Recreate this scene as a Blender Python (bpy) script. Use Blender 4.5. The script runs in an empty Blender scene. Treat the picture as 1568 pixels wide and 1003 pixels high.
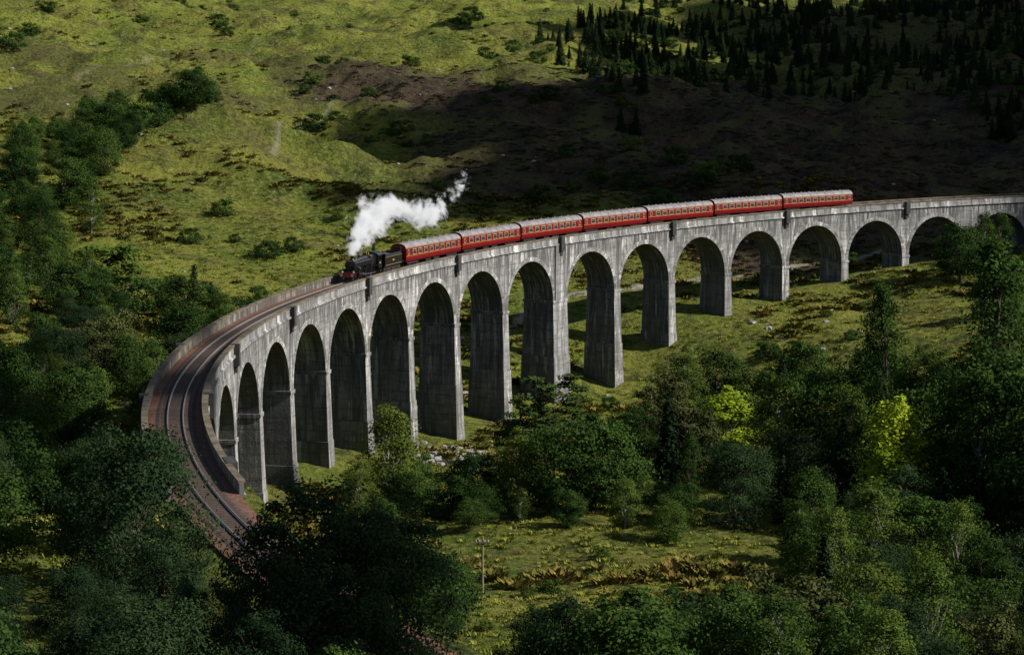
import bpy, math, random, numpy as np
from mathutils import Vector, Matrix
scene=bpy.context.scene
random.seed(7); rng=np.random.default_rng(7)
# ---------------------------------------------------------------- site geometry
CX,CY,CZ,PIT,FPX,A7,SL,ROLL,R,IMP=205.652,241.238,62.905,0.129978,3275.89,2.546553,0.009165,-0.001781,241.129,11.1
S_L,S_R=-206.5,157.0
def top(s): return 30.0+SL*s
def P(s,o,zr=None,z=None):
    a=A7-s/R; r=R-o
    return (CX+r*math.cos(a),CY+r*math.sin(a),(top(s)+zr) if z is None else z)
def sp(i):
    s=17.07*(i-7)
    if i>7: s+=1.37
    if i<7: s-=1.37
    return s
def so_of(x,y):
    a=np.arctan2(y-CY,x-CX); a=np.where(a<-0.9,a+2*np.pi,a)
    return (A7-a)*R, R-np.hypot(x-CX,y-CY)
# ---------------------------------------------------------------- helpers
def link(o,parent=None):
    scene.collection.objects.link(o)
    if parent: o.parent=parent
    return o
def empty(name,loc=(0,0,0)):
    e=bpy.data.objects.new(name,None); e.location=loc; e.empty_display_size=0.5; return link(e)
class MB:
    def __init__(s): s.v=[];s.f=[];s.m=[];s.uv=[];s.sm=[]
    def face(s,pts,mat=0,uv=None):
        n=len(s.v); s.v+=[tuple(p) for p in pts]; s.f.append(tuple(range(n,n+len(pts)))); s.m.append(mat); s.sm.append(False)
        s.uv+=list(uv) if uv else [(0,0)]*len(pts)
    def add(s,vs,fs,mat=0,smooth=False):
        n=len(s.v); s.v+=[tuple(p) for p in vs]
        for f in fs:
            s.f.append(tuple(i+n for i in f)); s.m.append(mat); s.sm.append(smooth); s.uv+=[(0,0)]*len(f)
    def box(s,x0,x1,y0,y1,z0,z1,mat=0,tx=0,ty=0):
        vs=[(x0,y0,z0),(x1,y0,z0),(x1,y1,z0),(x0,y1,z0),(x0+tx,y0+ty,z1),(x1-tx,y0+ty,z1),(x1-tx,y1-ty,z1),(x0+tx,y1-ty,z1)]
        s.add(vs,[(3,2,1,0),(4,5,6,7),(0,1,5,4),(1,2,6,5),(2,3,7,6),(3,0,4,7)],mat)
    def tube(s,p0,p1,r0,r1,n=12,mat=0,caps=True,smooth=True):
        p0=Vector(p0);p1=Vector(p1);d=(p1-p0).normalized()
        u=d.orthogonal().normalized(); w=d.cross(u)
        vs=[];
        for p,r in((p0,r0),(p1,r1)):
            for k in range(n):
                t=2*math.pi*k/n; vs.append(p+u*(r*math.cos(t))+w*(r*math.sin(t)))
        s.add(vs,[(k,(k+1)%n,n+(k+1)%n,n+k) for k in range(n)],mat,smooth)
        if caps:
            s.add(vs[:n],[tuple(range(n))[::-1]],mat); s.add(vs[n:],[tuple(range(n))],mat)
    def build(s,name,mats,parent=None,smooth=None):
        me=bpy.data.meshes.new(name); me.from_pydata(s.v,[],s.f)
        for m in mats: me.materials.append(m)
        me.polygons.foreach_set("material_index",s.m); me.polygons.foreach_set("use_smooth",s.sm)
        uv=me.uv_layers.new(name="UVMap"); uv.data.foreach_set("uv",np.array(s.uv,dtype=np.float32).ravel())
        me.update(); o=bpy.data.objects.new(name,me); return link(o,parent)
class NT:
    def __init__(s,m): s.m=m; m.use_nodes=True; s.t=m.node_tree; s.t.nodes.clear()
    def n(s,typ,**k):
        nd=s.t.nodes.new(typ)
        for a,b in k.items():
            if a.startswith("i_"):
                key=a[2:]; key=int(key) if key.isdigit() else key.replace("_"," ")
                nd.inputs[key].default_value=b
            else: setattr(nd,a,b)
        return nd
    def l(s,a,b): s.t.links.new(a,b)
    def math(s,op,a,b=None,c=None,clamp=False):
        nd=s.n("ShaderNodeMath",operation=op,use_clamp=clamp)
        for i,v in enumerate((a,b,c)):
            if v is None: continue
            if isinstance(v,(int,float)): nd.inputs[i].default_value=v
            else: s.l(v,nd.inputs[i])
        return nd.outputs[0]
    def noise(s,vec,scale,detail=4,rough=0.55,out=0,dist=0):
        nd=s.n("ShaderNodeTexNoise",i_Scale=scale,i_Detail=detail,i_Roughness=rough,i_Distortion=dist)
        if vec is not None: s.l(vec,nd.inputs["Vector"])
        return nd.outputs[out]
    def mapr(s,v,a,b,c=0.0,d=1.0):
        nd=s.n("ShaderNodeMapRange",i_1=a,i_2=b,i_3=c,i_4=d); s.l(v,nd.inputs[0]); return nd.outputs[0]
    def mix(s,f,a,b,mode='MIX'):
        nd=s.n("ShaderNodeMix",data_type='RGBA',blend_type=mode)
        for i,v in ((0,f),(6,a),(7,b)):
            if isinstance(v,(int,float)): nd.inputs[i].default_value=v
            elif isinstance(v,tuple): nd.inputs[i].default_value=(v[0],v[1],v[2],1)
            else: s.l(v,nd.inputs[i])
        return nd.outputs[2]
    def out(s,sh,slot=0):
        o=s.n("ShaderNodeOutputMaterial"); s.l(sh,o.inputs[slot]); return o
def simple(name,col,rough=0.6,metal=0.0,var=0.15,scale=3.0,coat=0.0):
    m=bpy.data.materials.new(name); t=NT(m)
    tc=t.n("ShaderNodeTexCoord").outputs["Object"]
    nz=t.noise(tc,scale,5,0.6)
    f=t.mapr(nz,0.3,0.7)
    c=t.mix(f,tuple(x*(1-var) for x in col),tuple(min(1,x*(1+var)) for x in col))
    b=t.n("ShaderNodeBsdfPrincipled",i_Roughness=rough,i_Metallic=metal); b.inputs["Coat Weight"].default_value=coat
    t.l(c,b.inputs["Base Color"]); t.out(b.outputs[0]); return m
# ---------------------------------------------------------------- materials
def concrete(name,k=1.0,wm=(1,1,1)):
    m=bpy.data.materials.new(name); t=NT(m)
    K=lambda *c:tuple(x*k*w for x,w in zip(c,wm))
    uv=t.n("ShaderNodeUVMap",uv_map="UVMap").outputs[0]
    def mapped(sx,sy,off=0):
        mp=t.n("ShaderNodeMapping"); mp.inputs["Scale"].default_value=(sx,sy,1); mp.inputs["Location"].default_value=(off,off*0.37,0); t.l(uv,mp.inputs[0]); return mp.outputs[0]
    st=mapped(1.1,0.10); st2=mapped(0.5,0.055,31); hz=mapped(0.25,1.0); blk=mapped(0.16,0.62,7)
    big=t.mapr(t.noise(uv,0.11,5,0.6),0.40,0.60)
    col=t.mix(big,K(0.58,0.57,0.56),K(0.31,0.308,0.308))
    # individual pours of slightly different tone
    vo=t.n("ShaderNodeTexVoronoi",i_Scale=1.0); vo.distance='CHEBYCHEV'; t.l(blk,vo.inputs["Vector"])
    sv=t.n("ShaderNodeSeparateColor"); t.l(vo.outputs["Color"],sv.inputs[0])
    col=t.mix(t.math('MULTIPLY',sv.outputs[0],0.5),col,K(0.22,0.218,0.218))
    fine=t.mapr(t.noise(uv,1.6,6,0.65),0.35,0.7)
    col=t.mix(t.math('MULTIPLY',fine,0.5),col,K(0.19,0.186,0.184))
    streak=t.mapr(t.noise(st,1.0,5,0.7),0.49,0.59)
    col=t.mix(t.math('MULTIPLY',streak,0.8),col,K(0.10,0.098,0.096))
    streak2=t.mapr(t.noise(st2,1.0,5,0.7),0.49,0.59)
    col=t.mix(t.math('MULTIPLY',streak2,0.7),col,K(0.12,0.117,0.114))
    lime=t.mapr(t.noise(st,0.7,6,0.7,dist=0.4),0.55,0.62)
    col=t.mix(t.math('MULTIPLY',lime,0.85),col,K(0.76,0.755,0.74))
    band=t.mapr(t.noise(hz,1.4,3,0.6),0.50,0.60)
    col=t.mix(t.math('MULTIPLY',band,0.42),col,K(0.14,0.137,0.134))
    sx=t.n("ShaderNodeSeparateXYZ"); t.l(uv,sx.inputs[0])
    drip=t.math('MULTIPLY',t.mapr(sx.outputs[1],-7.0,-1.4),t.mapr(t.noise(st,2.0,4,0.7),0.42,0.54))
    col=t.mix(t.math('MULTIPLY',drip,0.85),col,(0.060,0.058,0.054))
    foot=t.math('MULTIPLY',t.mapr(sx.outputs[1],-16,-28),t.mapr(t.noise(uv,0.5,4,0.7),0.38,0.6))
    col=t.mix(t.math('MULTIPLY',foot,0.65),col,(0.09,0.09,0.065))
    wob=t.math('ADD',t.math('MULTIPLY',sx.outputs[1],0.62),t.math('MULTIPLY',t.noise(uv,0.3,2),0.25))
    fr=t.math('FRACT',wob); line=t.math('LESS_THAN',fr,0.09)
    ln=t.math('MULTIPLY',line,t.mapr(t.noise(uv,0.6,3,0.6),0.35,0.65))
    col=t.mix(t.math('MULTIPLY',ln,0.75),col,K(0.08,0.076,0.072))
    b=t.n("ShaderNodeBsdfPrincipled",i_Roughness=0.93); t.l(col,b.inputs["Base Color"])
    bp=t.n("ShaderNodeBump",i_Strength=0.6,i_Distance=0.15); t.l(t.noise(uv,2.2,6,0.7),bp.inputs["Height"]); t.l(bp.outputs[0],b.inputs["Normal"])
    t.out(b.outputs[0]); return m
M_con=concrete("weathered_concrete")
M_shade=concrete("shaded_concrete",0.50,(1.0,0.98,0.95))  # darker concrete copy with the shade of pier sides and soffits in its colour
M_par=concrete("mossy_parapet_concrete",0.60,(1.0,0.93,0.80))
M_dark=simple("dark_concrete",(0.05,0.048,0.045),0.95,0,0.4,1.5)  # one dark tone for the boxes projecting at parapet level
M_cop=simple("lichen_coping",(0.16,0.132,0.09),0.95,0,0.6,0.8)
M_ball=simple("rust_ballast",(0.18,0.085,0.052),0.95,0,0.6,2.0)
M_cess=simple("dark_oily_ballast",(0.10,0.06,0.045),0.95,0,0.6,2.0)
M_sleep=simple("timber_sleepers",(0.055,0.042,0.035),0.9)
M_rail=simple("steel_rail",(0.45,0.40,0.36),0.35,0.6)
M_maroon=simple("maroon_paint",(0.20,0.007,0.011),0.3,0,0.15,1,0.4)
M_cream=simple("cream_trim",(0.55,0.45,0.30),0.5)
M_roof=simple("grey_carriage_roof",(0.27,0.245,0.255),0.6,0,0.3,0.7)
M_glass=simple("carriage_glass",(0.03,0.035,0.04),0.08)
M_black=simple("black_loco_paint",(0.012,0.012,0.013),0.28,0,0.2,2,0.4)
M_under=simple("grimy_underframe",(0.025,0.022,0.02),0.85)
M_red=simple("buffer_beam_red",(0.45,0.02,0.015),0.4)
M_steel=simple("bright_steel",(0.5,0.5,0.5),0.3,0.9)
M_brass=simple("brass_lining",(0.65,0.42,0.10),0.4,0.3)
M_coal=simple("coal",(0.012,0.012,0.012),0.6,0,0.5,6)
M_white=simple("white_paint",(0.75,0.75,0.72),0.5)
M_rock=simple("grey_rock",(0.34,0.33,0.31),0.9,0,0.4,1)
M_wood=simple("weathered_wood",(0.22,0.18,0.13),0.9)
M_bark=simple("bark",(0.075,0.06,0.045),0.95,0,0.4,2)
M_birchbark=simple("birch_bark",(0.30,0.28,0.25),0.9,0,0.5,2)
def leafmat(name,dark,light,trans=0.3,hi=None):
    m=bpy.data.materials.new(name); t=NT(m)
    at=t.n("ShaderNodeAttribute",attribute_name="tint").outputs["Fac"]
    oi=t.n("ShaderNodeObjectInfo").outputs["Random"]
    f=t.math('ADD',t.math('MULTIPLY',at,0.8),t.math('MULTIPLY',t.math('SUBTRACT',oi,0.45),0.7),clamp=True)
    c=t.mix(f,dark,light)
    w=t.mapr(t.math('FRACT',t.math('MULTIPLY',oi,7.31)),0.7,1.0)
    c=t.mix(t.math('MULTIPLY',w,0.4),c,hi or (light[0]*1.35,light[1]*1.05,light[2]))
    d=t.n("ShaderNodeBsdfDiffuse"); t.l(c,d.inputs[0])
    if trans>0:
        tr=t.n("ShaderNodeBsdfTranslucent"); t.l(c,tr.inputs[0])
        mx=t.n("ShaderNodeMixShader",i_0=trans); t.l(d.outputs[0],mx.inputs[1]); t.l(tr.outputs[0],mx.inputs[2]); t.out(mx.outputs[0])
    else: t.out(d.outputs[0])
    return m
L_broad=leafmat("broadleaf_foliage",(0.016,0.040,0.012),(0.088,0.155,0.034))
L_willow=leafmat("willow_foliage",(0.017,0.038,0.018),(0.062,0.105,0.040))
L_birch=leafmat("birch_foliage",(0.034,0.068,0.016),(0.15,0.22,0.042))
L_yel=leafmat("lime_yellow_foliage",(0.19,0.28,0.02),(0.44,0.56,0.05))
L_con=leafmat("conifer_needles",(0.014,0.030,0.014),(0.048,0.082,0.03),0.0)
L_brown=leafmat("bronzed_foliage",(0.045,0.058,0.020),(0.14,0.155,0.052),0.15)
L_grass=leafmat("rough_grass",(0.11,0.14,0.022),(0.32,0.33,0.055),0.0,(0.36,0.29,0.09))
L_brack=leafmat("bracken_fronds",(0.06,0.072,0.016),(0.24,0.19,0.05),0.0,(0.30,0.16,0.05))
L_heath=leafmat("heather_sprigs",(0.045,0.034,0.024),(0.13,0.10,0.06),0.0,(0.17,0.11,0.09))
# ---------------------------------------------------------------- terrain
def W(X,D): return (1.05*X,1.085*D)
cps=[(0,-50,70),(-200,-50,64),(200,-50,60),(0,0,57),(-120,30,52),(130,30,46),(0,45,44),(-40,75,36),(50,70,34),(-15,100,28),
(30,100,24),(70,100,24),(-60,110,27),(-100,120,28),(-12,125,22),(15,130,18),(55,130,16),(90,130,20),(-5,150,13),(25,155,10),(60,160,10),(100,160,18),
(-30,150,25),(-45,160,22),(-75,170,22),(-130,180,26),(-10,170,9),(-10,185,7),(15,180,5.5),(50,185,5),(85,190,10),(130,190,20),
(-12,200,5.5),(-5,200,5),(5,215,4.1),(25,218,4.6),(45,220,3.5),(70,225,6),(100,230,12),(140,240,22),(-8,235,4),(10,242,4),(30,245,3),(60,260,4.5),(95,270,11),
(-45,200,17),(-50,240,12),(-80,240,15),(-120,240,22),(-55,280,11),(-90,290,15),(-140,290,26),(20,290,1),(50,300,3),(80,310,8),(120,320,17),
(-40,330,9),(-60,345,15),(-15,345,6),(-85,380,21),(-55,385,20),(-120,370,28),(5,365,7),(-30,400,19),(15,405,14),(45,425,15.5),(70,430,16),(110,440,19),(150,440,24),
(-85,430,31),(-50,440,26),(-120,440,38),(-10,440,23),(20,460,27),(70,470,27),(130,480,28),(-75,500,45),(-110,520,50),(-55,520,38),(-20,500,32),(5,500,32),(50,520,33),(90,520,31),(140,530,33),(200,520,38),
(-140,620,62),(-60,620,50),(20,620,49),(90,620,47),(180,620,52),(-160,800,76),(-60,800,66),(40,800,64),(140,800,66),(240,800,74),
(-200,1000,98),(-60,1000,86),(80,1000,86),(260,1000,92),(-500,700,120),(500,700,95),(-400,400,70),(420,400,60),(-400,150,50),(380,150,45),
(-400,1500,190),(0,1500,165),(450,1500,175),(0,2200,330),(-900,2200,360),(900,2200,350),(-1800,1200,260),(1800,1200,250),(0,3200,560),(-1600,3200,560),(1600,3200,560),(-1500,0,120),(1500,0,110)]
pts=[(*W(a,b),c) for a,b,c in cps]
for s,z in [(-206,22),(-189,16),(-172,13),(-155,10),(-138,8),(-121,6.5),(-104,5),(-87,4),(-70,4),(-52,1),(-35,-.5),(-17,-.3),(0,.5),(18,1),(35.5,8),(52.6,12.4),(69.7,13.3),(86.7,15.3),(104,17.3),(121,18.5),(138,20),(155,23),(185,28),(240,32)]:
    x,y,_=P(s,0,0); pts.append((x,y,z))
pts=np.array(pts)
def phi(d): return np.sqrt(d*d+64.0)
K=phi(np.hypot(pts[:,None,0]-pts[None,:,0],pts[:,None,1]-pts[None,:,1]))
n_=len(pts); A=np.zeros((n_+1,n_+1)); A[:n_,:n_]=K-np.eye(n_)*1.5; A[:n_,n_]=1; A[n_,:n_]=1
wts=np.linalg.solve(A,np.append(pts[:,2],0))
def vnoise(x,y,seed):
    xi=np.floor(x).astype(np.int64); yi=np.floor(y).astype(np.int64); fx=x-xi; fy=y-yi
    fx=fx*fx*(3-2*fx); fy=fy*fy*(3-2*fy)
    def h(i,j):
        n=(i*374761393+j*668265263+seed*974711)&0xffffffff
        n=((n^(n>>13))*1274126177)&0xffffffff
        return ((n^(n>>16))&0xffff)/65535.0
    return (h(xi,yi)*(1-fx)+h(xi+1,yi)*fx)*(1-fy)+(h(xi,yi+1)*(1-fx)+h(xi+1,yi+1)*fx)*fy-0.5
def fbm(x,y,wl,octv,seed,gain=0.5):
    t=0;a=1
    for k in range(octv):
        c,s=math.cos(k*1.3),math.sin(k*1.3)
        t=t+a*vnoise((x*c-y*s)/wl,(x*s+y*c)/wl,seed+k*17); a*=gain; wl*=0.47
    return t
def smooth(a,b,x):
    t=np.clip((x-a)/(b-a),0,1); return t*t*(3-2*t)
def height(x,y):
    x=np.asarray(x,float); y=np.asarray(y,float)
    sh=x.shape; x=x.ravel(); y=y.ravel(); z=np.empty_like(x)
    for k in range(0,len(x),20000):
        sl=slice(k,k+20000)
        z[sl]=phi(np.hypot(x[sl,None]-pts[None,:,0],y[sl,None]-pts[None,:,1]))@wts[:n_]+wts[n_]
    hill=smooth(430,600,y)
    ridge=np.abs(fbm(x+0.35*y,y*1.5,85,4,5))
    ridge2=np.abs(fbm(x-0.2*y,y*1.7,38,4,15))
    z=z+hill*(fbm(x,y*1.35,95,4,3)*12*smooth(400,900,y)+fbm(x,y*1.3,75,3,3)*6-ridge*10-ridge2*9+4)
    z=z+(0.35+0.65*hill)*fbm(x,y*1.2,24,3,11)*4.2+fbm(x,y,6,3,21)*(0.8+0.9*hill)
    s,o=so_of(x,y); t=np.abs(o)
    on=np.maximum(smooth(-205,-212,s),smooth(156,163,s))*(y>60)
    w=on*(1-smooth(3.4,11,t)); z=z*(1-w)+(30+SL*s-1.38)*w
    lim=(30+SL*s-2.0)
    z=np.where((t<9)&(s>-208)&(s<159)&(y>60),np.minimum(z,lim),z)
    return z.reshape(sh)
def axis_x():
    a=list(np.arange(0,150,1.0)); d=1.0
    while a[-1]<3400: d*=1.045; a.append(a[-1]+d)
    a=np.array(a); return np.concatenate([-a[:0:-1],a])
def axis_y():
    a=list(np.arange(-90,90,5.0))+list(np.arange(90,500,1.1)); d=1.1
    while a[-1]<3800: d*=1.008; a.append(a[-1]+d)
    return np.array(a)
gx,gy=axis_x(),axis_y(); XX,YY=np.meshgrid(gx,gy); ZZ=height(XX,YY)
nx,ny=len(gx),len(gy)
me=bpy.data.meshes.new("terrain")
V=np.stack([XX,YY,ZZ],-1).reshape(-1,3).astype(np.float32)
idx=np.arange(nx*ny).reshape(ny,nx)
Q=np.stack([idx[:-1,:-1],idx[:-1,1:],idx[1:,1:],idx[1:,:-1]],-1).reshape(-1,4)
def mesh_np(me,V,Q):
    k=Q.shape[1]
    me.vertices.add(len(V)); me.vertices.foreach_set("co",V.astype(np.float32).ravel())
    me.loops.add(Q.size); me.loops.foreach_set("vertex_index",Q.astype(np.int32).ravel())
    me.polygons.add(len(Q)); me.polygons.foreach_set("loop_start",np.arange(0,Q.size,k,dtype=np.int32)); 
    me.update(calc_edges=True)
mesh_np(me,V,Q); me.polygons.foreach_set("use_smooth",np.ones(len(Q),bool))
def seg_dist(x,y,line):
    d=np.full(x.shape,1e9)
    for (ax,ay),(bx,by) in zip(line[:-1],line[1:]):
        t=np.clip(((x-ax)*(bx-ax)+(y-ay)*(by-ay))/((bx-ax)**2+(by-ay)**2+1e-9),0,1)
        d=np.minimum(d,np.hypot(x-ax-t*(bx-ax),y-ay-t*(by-ay)))
    return d
def zones(x,y):
    e=np.hypot((x-150)/210,(y-590)/150)+fbm(x,y,60,4,31)*0.5
    h=1-smooth(0.82,1.12,e)
    e2=np.hypot((x-350)/300,(y-900)/260)+fbm(x,y,90,4,33)*0.5
    h=np.maximum(h,0.7*(1-smooth(0.8,1.1,e2)))
    h=np.maximum(h,smooth(0.14,0.42,fbm(x,y*1.4,60,4,37))*smooth(440,560,y)*0.5)
    return h
heath=zones(XX,YY)
paths_and_lit=[[W(12,398),W(25,405),W(38,416),W(52,424),W(78,436)],[W(-4,366),W(4,386),W(12,398)],[W(-57,492),W(-56,560),W(-50,590)],[W(-120,560),W(-100,640),W(-90,760)]]  # second line draws sunlit ground behind the arches in the pale path colour
dirt_and_lit=np.zeros_like(XX)
for k,l in enumerate(paths_and_lit): dirt_and_lit=np.maximum(dirt_and_lit,(1,1,0.5,0.3)[k]*(1-smooth((1.7,1.5,0.5,0.6)[k]*0.6,(1.7,1.5,0.7,0.7)[k]*1.5,seg_dist(XX+fbm(XX,YY,15,2,9)*2,YY,l))))
lush=smooth(-0.25,0.35,fbm(XX,YY,40,4,51))
for nm,arr in (("heather",heath),("dirt_and_lit",dirt_and_lit),("lush",lush)):
    a=me.attributes.new(nm,'FLOAT','POINT'); a.data.foreach_set("value",arr.ravel().astype(np.float32))
def ground_mat():
    m=bpy.data.materials.new("moorland_ground"); t=NT(m)
    oc=t.n("ShaderNodeTexCoord").outputs["Object"]
    A_=lambda n:t.n("ShaderNodeAttribute",attribute_name=n).outputs["Fac"]
    n1=t.noise(oc,0.035,6,0.6); n2=t.noise(oc,0.14,8,0.68); n3=t.noise(oc,0.9,7,0.72); n4=t.noise(oc,0.07,7,0.65,dist=0.6)
    g=t.mix(t.mapr(n1,0.38,0.62),(0.11,0.155,0.025),(0.31,0.315,0.050))
    g=t.mix(t.math('MULTIPLY',A_("lush"),0.45),g,(0.23,0.31,0.040))
    g=t.mix(t.mapr(n4,0.53,0.65,0,0.8),g,(0.15,0.125,0.048))
    g=t.mix(t.mapr(n2,0.50,0.62,0,0.88),g,(0.045,0.070,0.018))
    g=t.mix(t.mapr(n3,0.50,0.68,0,0.75),g,(0.40,0.36,0.12))
    g=t.mix(t.mapr(n3,0.48,0.35,0,0.85),g,(0.035,0.05,0.014))
    h=t.mix(t.mapr(n2,0.38,0.66),(0.045,0.034,0.027),(0.135,0.10,0.062))
    h=t.mix(t.mapr(n3,0.52,0.72,0,0.7),h,(0.21,0.175,0.09))
    h=t.mix(t.mapr(n3,0.46,0.34,0,0.7),h,(0.022,0.017,0.013))
    h=t.mix(t.mapr(n4,0.50,0.62,0,0.5),h,(0.15,0.17,0.045))
    c=t.mix(A_("heather"),g,h)
    rk=t.mapr(t.noise(oc,0.5,8,0.75),0.70,0.74); c=t.mix(t.math('MULTIPLY',rk,0.7),c,(0.32,0.31,0.28))
    c=t.mix(A_("dirt_and_lit"),c,(0.46,0.42,0.32))
    b=t.n("ShaderNodeBsdfPrincipled",i_Roughness=1.0); b.inputs["Specular IOR Level"].default_value=0.1
    t.l(c,b.inputs["Base Color"])
    bp=t.n("ShaderNodeBump",i_Strength=1.0,i_Distance=1.5); t.l(t.math('ADD',n3,t.math('MULTIPLY',n2,2.0)),bp.inputs["Height"]); t.l(bp.outputs[0],b.inputs["Normal"])
    t.out(b.outputs[0]); return m
M_ground=ground_mat(); me.materials.append(M_ground)
terrain=link(bpy.data.objects.new("terrain",me))
# ---------------------------------------------------------------- viaduct
via=empty("railway_viaduct")
VM=[M_con,M_dark,M_cop,M_shade,M_par]
B=MB()
def q(a,b,c,d,mat=0):   # each (s,o,zr, u,v)
    B.face([P(*x[:3]) for x in (a,b,c,d)],mat,[x[3:] for x in (a,b,c,d)])
ZS=-IMP; RA=7.62; ZT=-1.45; HO=3.0; N=22
def half(i): return 2.285 if i in(7,) else 0.915
for i in range(-5,16):
    sA,sB=sp(i)+half(i),sp(i+1)-half(i+1); sc=(sA+sB)/2; ra=(sB-sA)/2
    arc=[(sc-ra*math.cos(math.pi*k/N),ZS+RA*math.sin(math.pi*k/N)) for k in range(N+1)]
    arc2=[(sc-(ra+0.75)*math.cos(math.pi*k/N),ZS+(RA+0.75)*math.sin(math.pi*k/N)) for k in range(N+1)]
    for k in range(N):
        (a,za),(b,zb)=arc[k],arc[k+1]
        for o in(HO,-HO):
            q((a,o,za,a,za),(b,o,zb,b,zb),(b,o,ZT,b,ZT),(a,o,ZT,a,ZT))
            e=0.06 if o>0 else -0.06
            (a2,z2),(b2,z3)=arc2[k],arc2[k+1]
            q((a,o+e,za,a+50,za*3),(b,o+e,zb,b+50,zb*3),(b2,o+e,z3,b+50,z3*3),(a2,o+e,z2,a+50,z2*3))
            q((a2,o+e,z2,a,z2),(b2,o+e,z3,b,z3),(b2,o,z3,b,z3),(a2,o,z2,a,z2))
            q((a,o+e,za,a,za),(b,o+e,zb,b,zb),(b,o,zb,b,zb),(a,o,za,a,za))
        u=i*31+k*1.08
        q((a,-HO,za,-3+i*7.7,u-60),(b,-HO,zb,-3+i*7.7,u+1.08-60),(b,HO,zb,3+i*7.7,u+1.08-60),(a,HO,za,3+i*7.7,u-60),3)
def cbox(s0,s1,o0,o1,z0,z1,ds=0,do=0,mat=0,uo=0,side=None):
    s0b,s1b,o0b,o1b=s0-ds,s1+ds,o0-do,o1+do
    c=[(s0b,o0b,z0),(s1b,o0b,z0),(s1b,o1b,z0),(s0b,o1b,z0),(s0,o0,z1),(s1,o0,z1),(s1,o1,z1),(s0,o1,z1)]
    for f,kind in(((0,1,5,4),0),((2,3,7,6),0),((1,2,6,5),1),((3,0,4,7),1),((4,5,6,7),2),((3,2,1,0),2)):
        B.face([P(*c[k]) for k in f],(side if (side is not None and kind==1) else mat),[((c[k][0] if kind!=1 else c[k][1]+uo+(s0+s1)*1.85), (c[k][2] if kind!=2 else c[k][1]-12)) for k in f])
for i in range(-5,17):
    s=sp(i); h=half(i); end=i in(-5,16)
    if end: h=1.6; s+= -0.7 if i==-5 else 0.7
    for o in(HO,-HO):
        q((s-h,o,ZS,s-h,ZS),(s+h,o,ZS,s+h,ZS),(s+h,o,ZT,s+h,ZT),(s-h,o,ZT,s-h,ZT))
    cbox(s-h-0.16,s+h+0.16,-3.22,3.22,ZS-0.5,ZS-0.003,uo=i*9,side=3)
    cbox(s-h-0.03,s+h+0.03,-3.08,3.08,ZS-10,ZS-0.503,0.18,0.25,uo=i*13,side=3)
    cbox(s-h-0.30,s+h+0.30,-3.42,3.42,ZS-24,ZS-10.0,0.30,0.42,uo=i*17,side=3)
    if i in(7,):
        for sg in(1,-1):
            o0,o1=sorted((sg*2.9,sg*3.25)); cbox(s-1.7,s+1.7,o0,o1,ZS,-1.46)
    if i%2 or end:
        for sg in(1,-1):
            o0,o1=sorted((sg*2.75,sg*3.72)); hh=0.55 if not end else 1.4
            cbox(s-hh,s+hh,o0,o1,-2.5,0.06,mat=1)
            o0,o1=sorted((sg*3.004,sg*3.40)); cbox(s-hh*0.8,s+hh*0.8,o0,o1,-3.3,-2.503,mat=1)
def sweep(prof,s0,s1,mat,step=2.2,mats=None):
    n=int((s1-s0)/step)+1; ss=[s0+(s1-s0)*k/n for k in range(n+1)]
    L=[0]
    for a,b in zip(prof,prof[1:]+prof[:1]): L.append(L[-1]+math.hypot(b[0]-a[0],b[1]-a[1]))
    for k in range(n):
        for j in range(len(prof)):
            a=prof[j];b=prof[(j+1)%len(prof)]
            B.face([P(ss[k],a[0],a[1]),P(ss[k+1],a[0],a[1]),P(ss[k+1],b[0],b[1]),P(ss[k],b[0],b[1])],mats[j] if mats else mat,[(ss[k],L[j]-8),(ss[k+1],L[j]-8),(ss[k+1],L[j+1]-8),(ss[k],L[j+1]-8)])
    for s_e in(s0,s1): B.face([P(s_e,a[0],a[1]) for a in prof],mat)
for sg in(1,-1):
    sweep([(sg*a,b) for a,b in[(3.30,-1.45),(3.30,-1.22),(3.08,-1.16),(3.08,-0.20),(2.70,-0.20),(2.70,-1.45)]],S_L-9,S_R+9,0,mats=[0,0,0,4,4,4])
    sweep([(sg*a,b) for a,b in[(3.20,-0.197),(3.20,0.0),(2.58,0.0),(2.58,-0.197)]],S_L-9,S_R+9,2)
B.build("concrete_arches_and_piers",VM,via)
B=MB()
for s0,s1 in((S_L-9,S_L-0.2),(S_R+0.2,S_R+9)):
    cbox(s0,s1,-2.99,2.99,-14,-1.46)
B.build("abutments",VM,via)
B=MB()
sweep([(2.68,-1.5),(2.68,-1.14),(1.9,-1.10),(1.55,-0.99),(-1.55,-0.99),(-1.9,-1.10),(-2.68,-1.14),(-2.68,-1.5)],-335,330,0,mats=[0,0,1,1,1,0,0,0])
B.build("ballast",[M_ball,M_cess],via)
B=MB()
for k in range(int(-335/0.72),int(300/0.72)):
    s=k*0.72; cbox(s-0.13,s+0.13,-1.3,1.3,-1.02,-0.965)
B.build("sleepers",[M_sleep],via)
B=MB()
for sg in(1,-1):
    c=sg*0.75; sweep([(c-0.07,-0.964),(c-0.07,-0.94),(c-0.035,-0.90),(c-0.04,-0.79),(c+0.04,-0.79),(c+0.035,-0.90),(c+0.07,-0.94),(c+0.07,-0.964)],-335,330,0)
B.build("rails",[M_rail],via)
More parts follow.
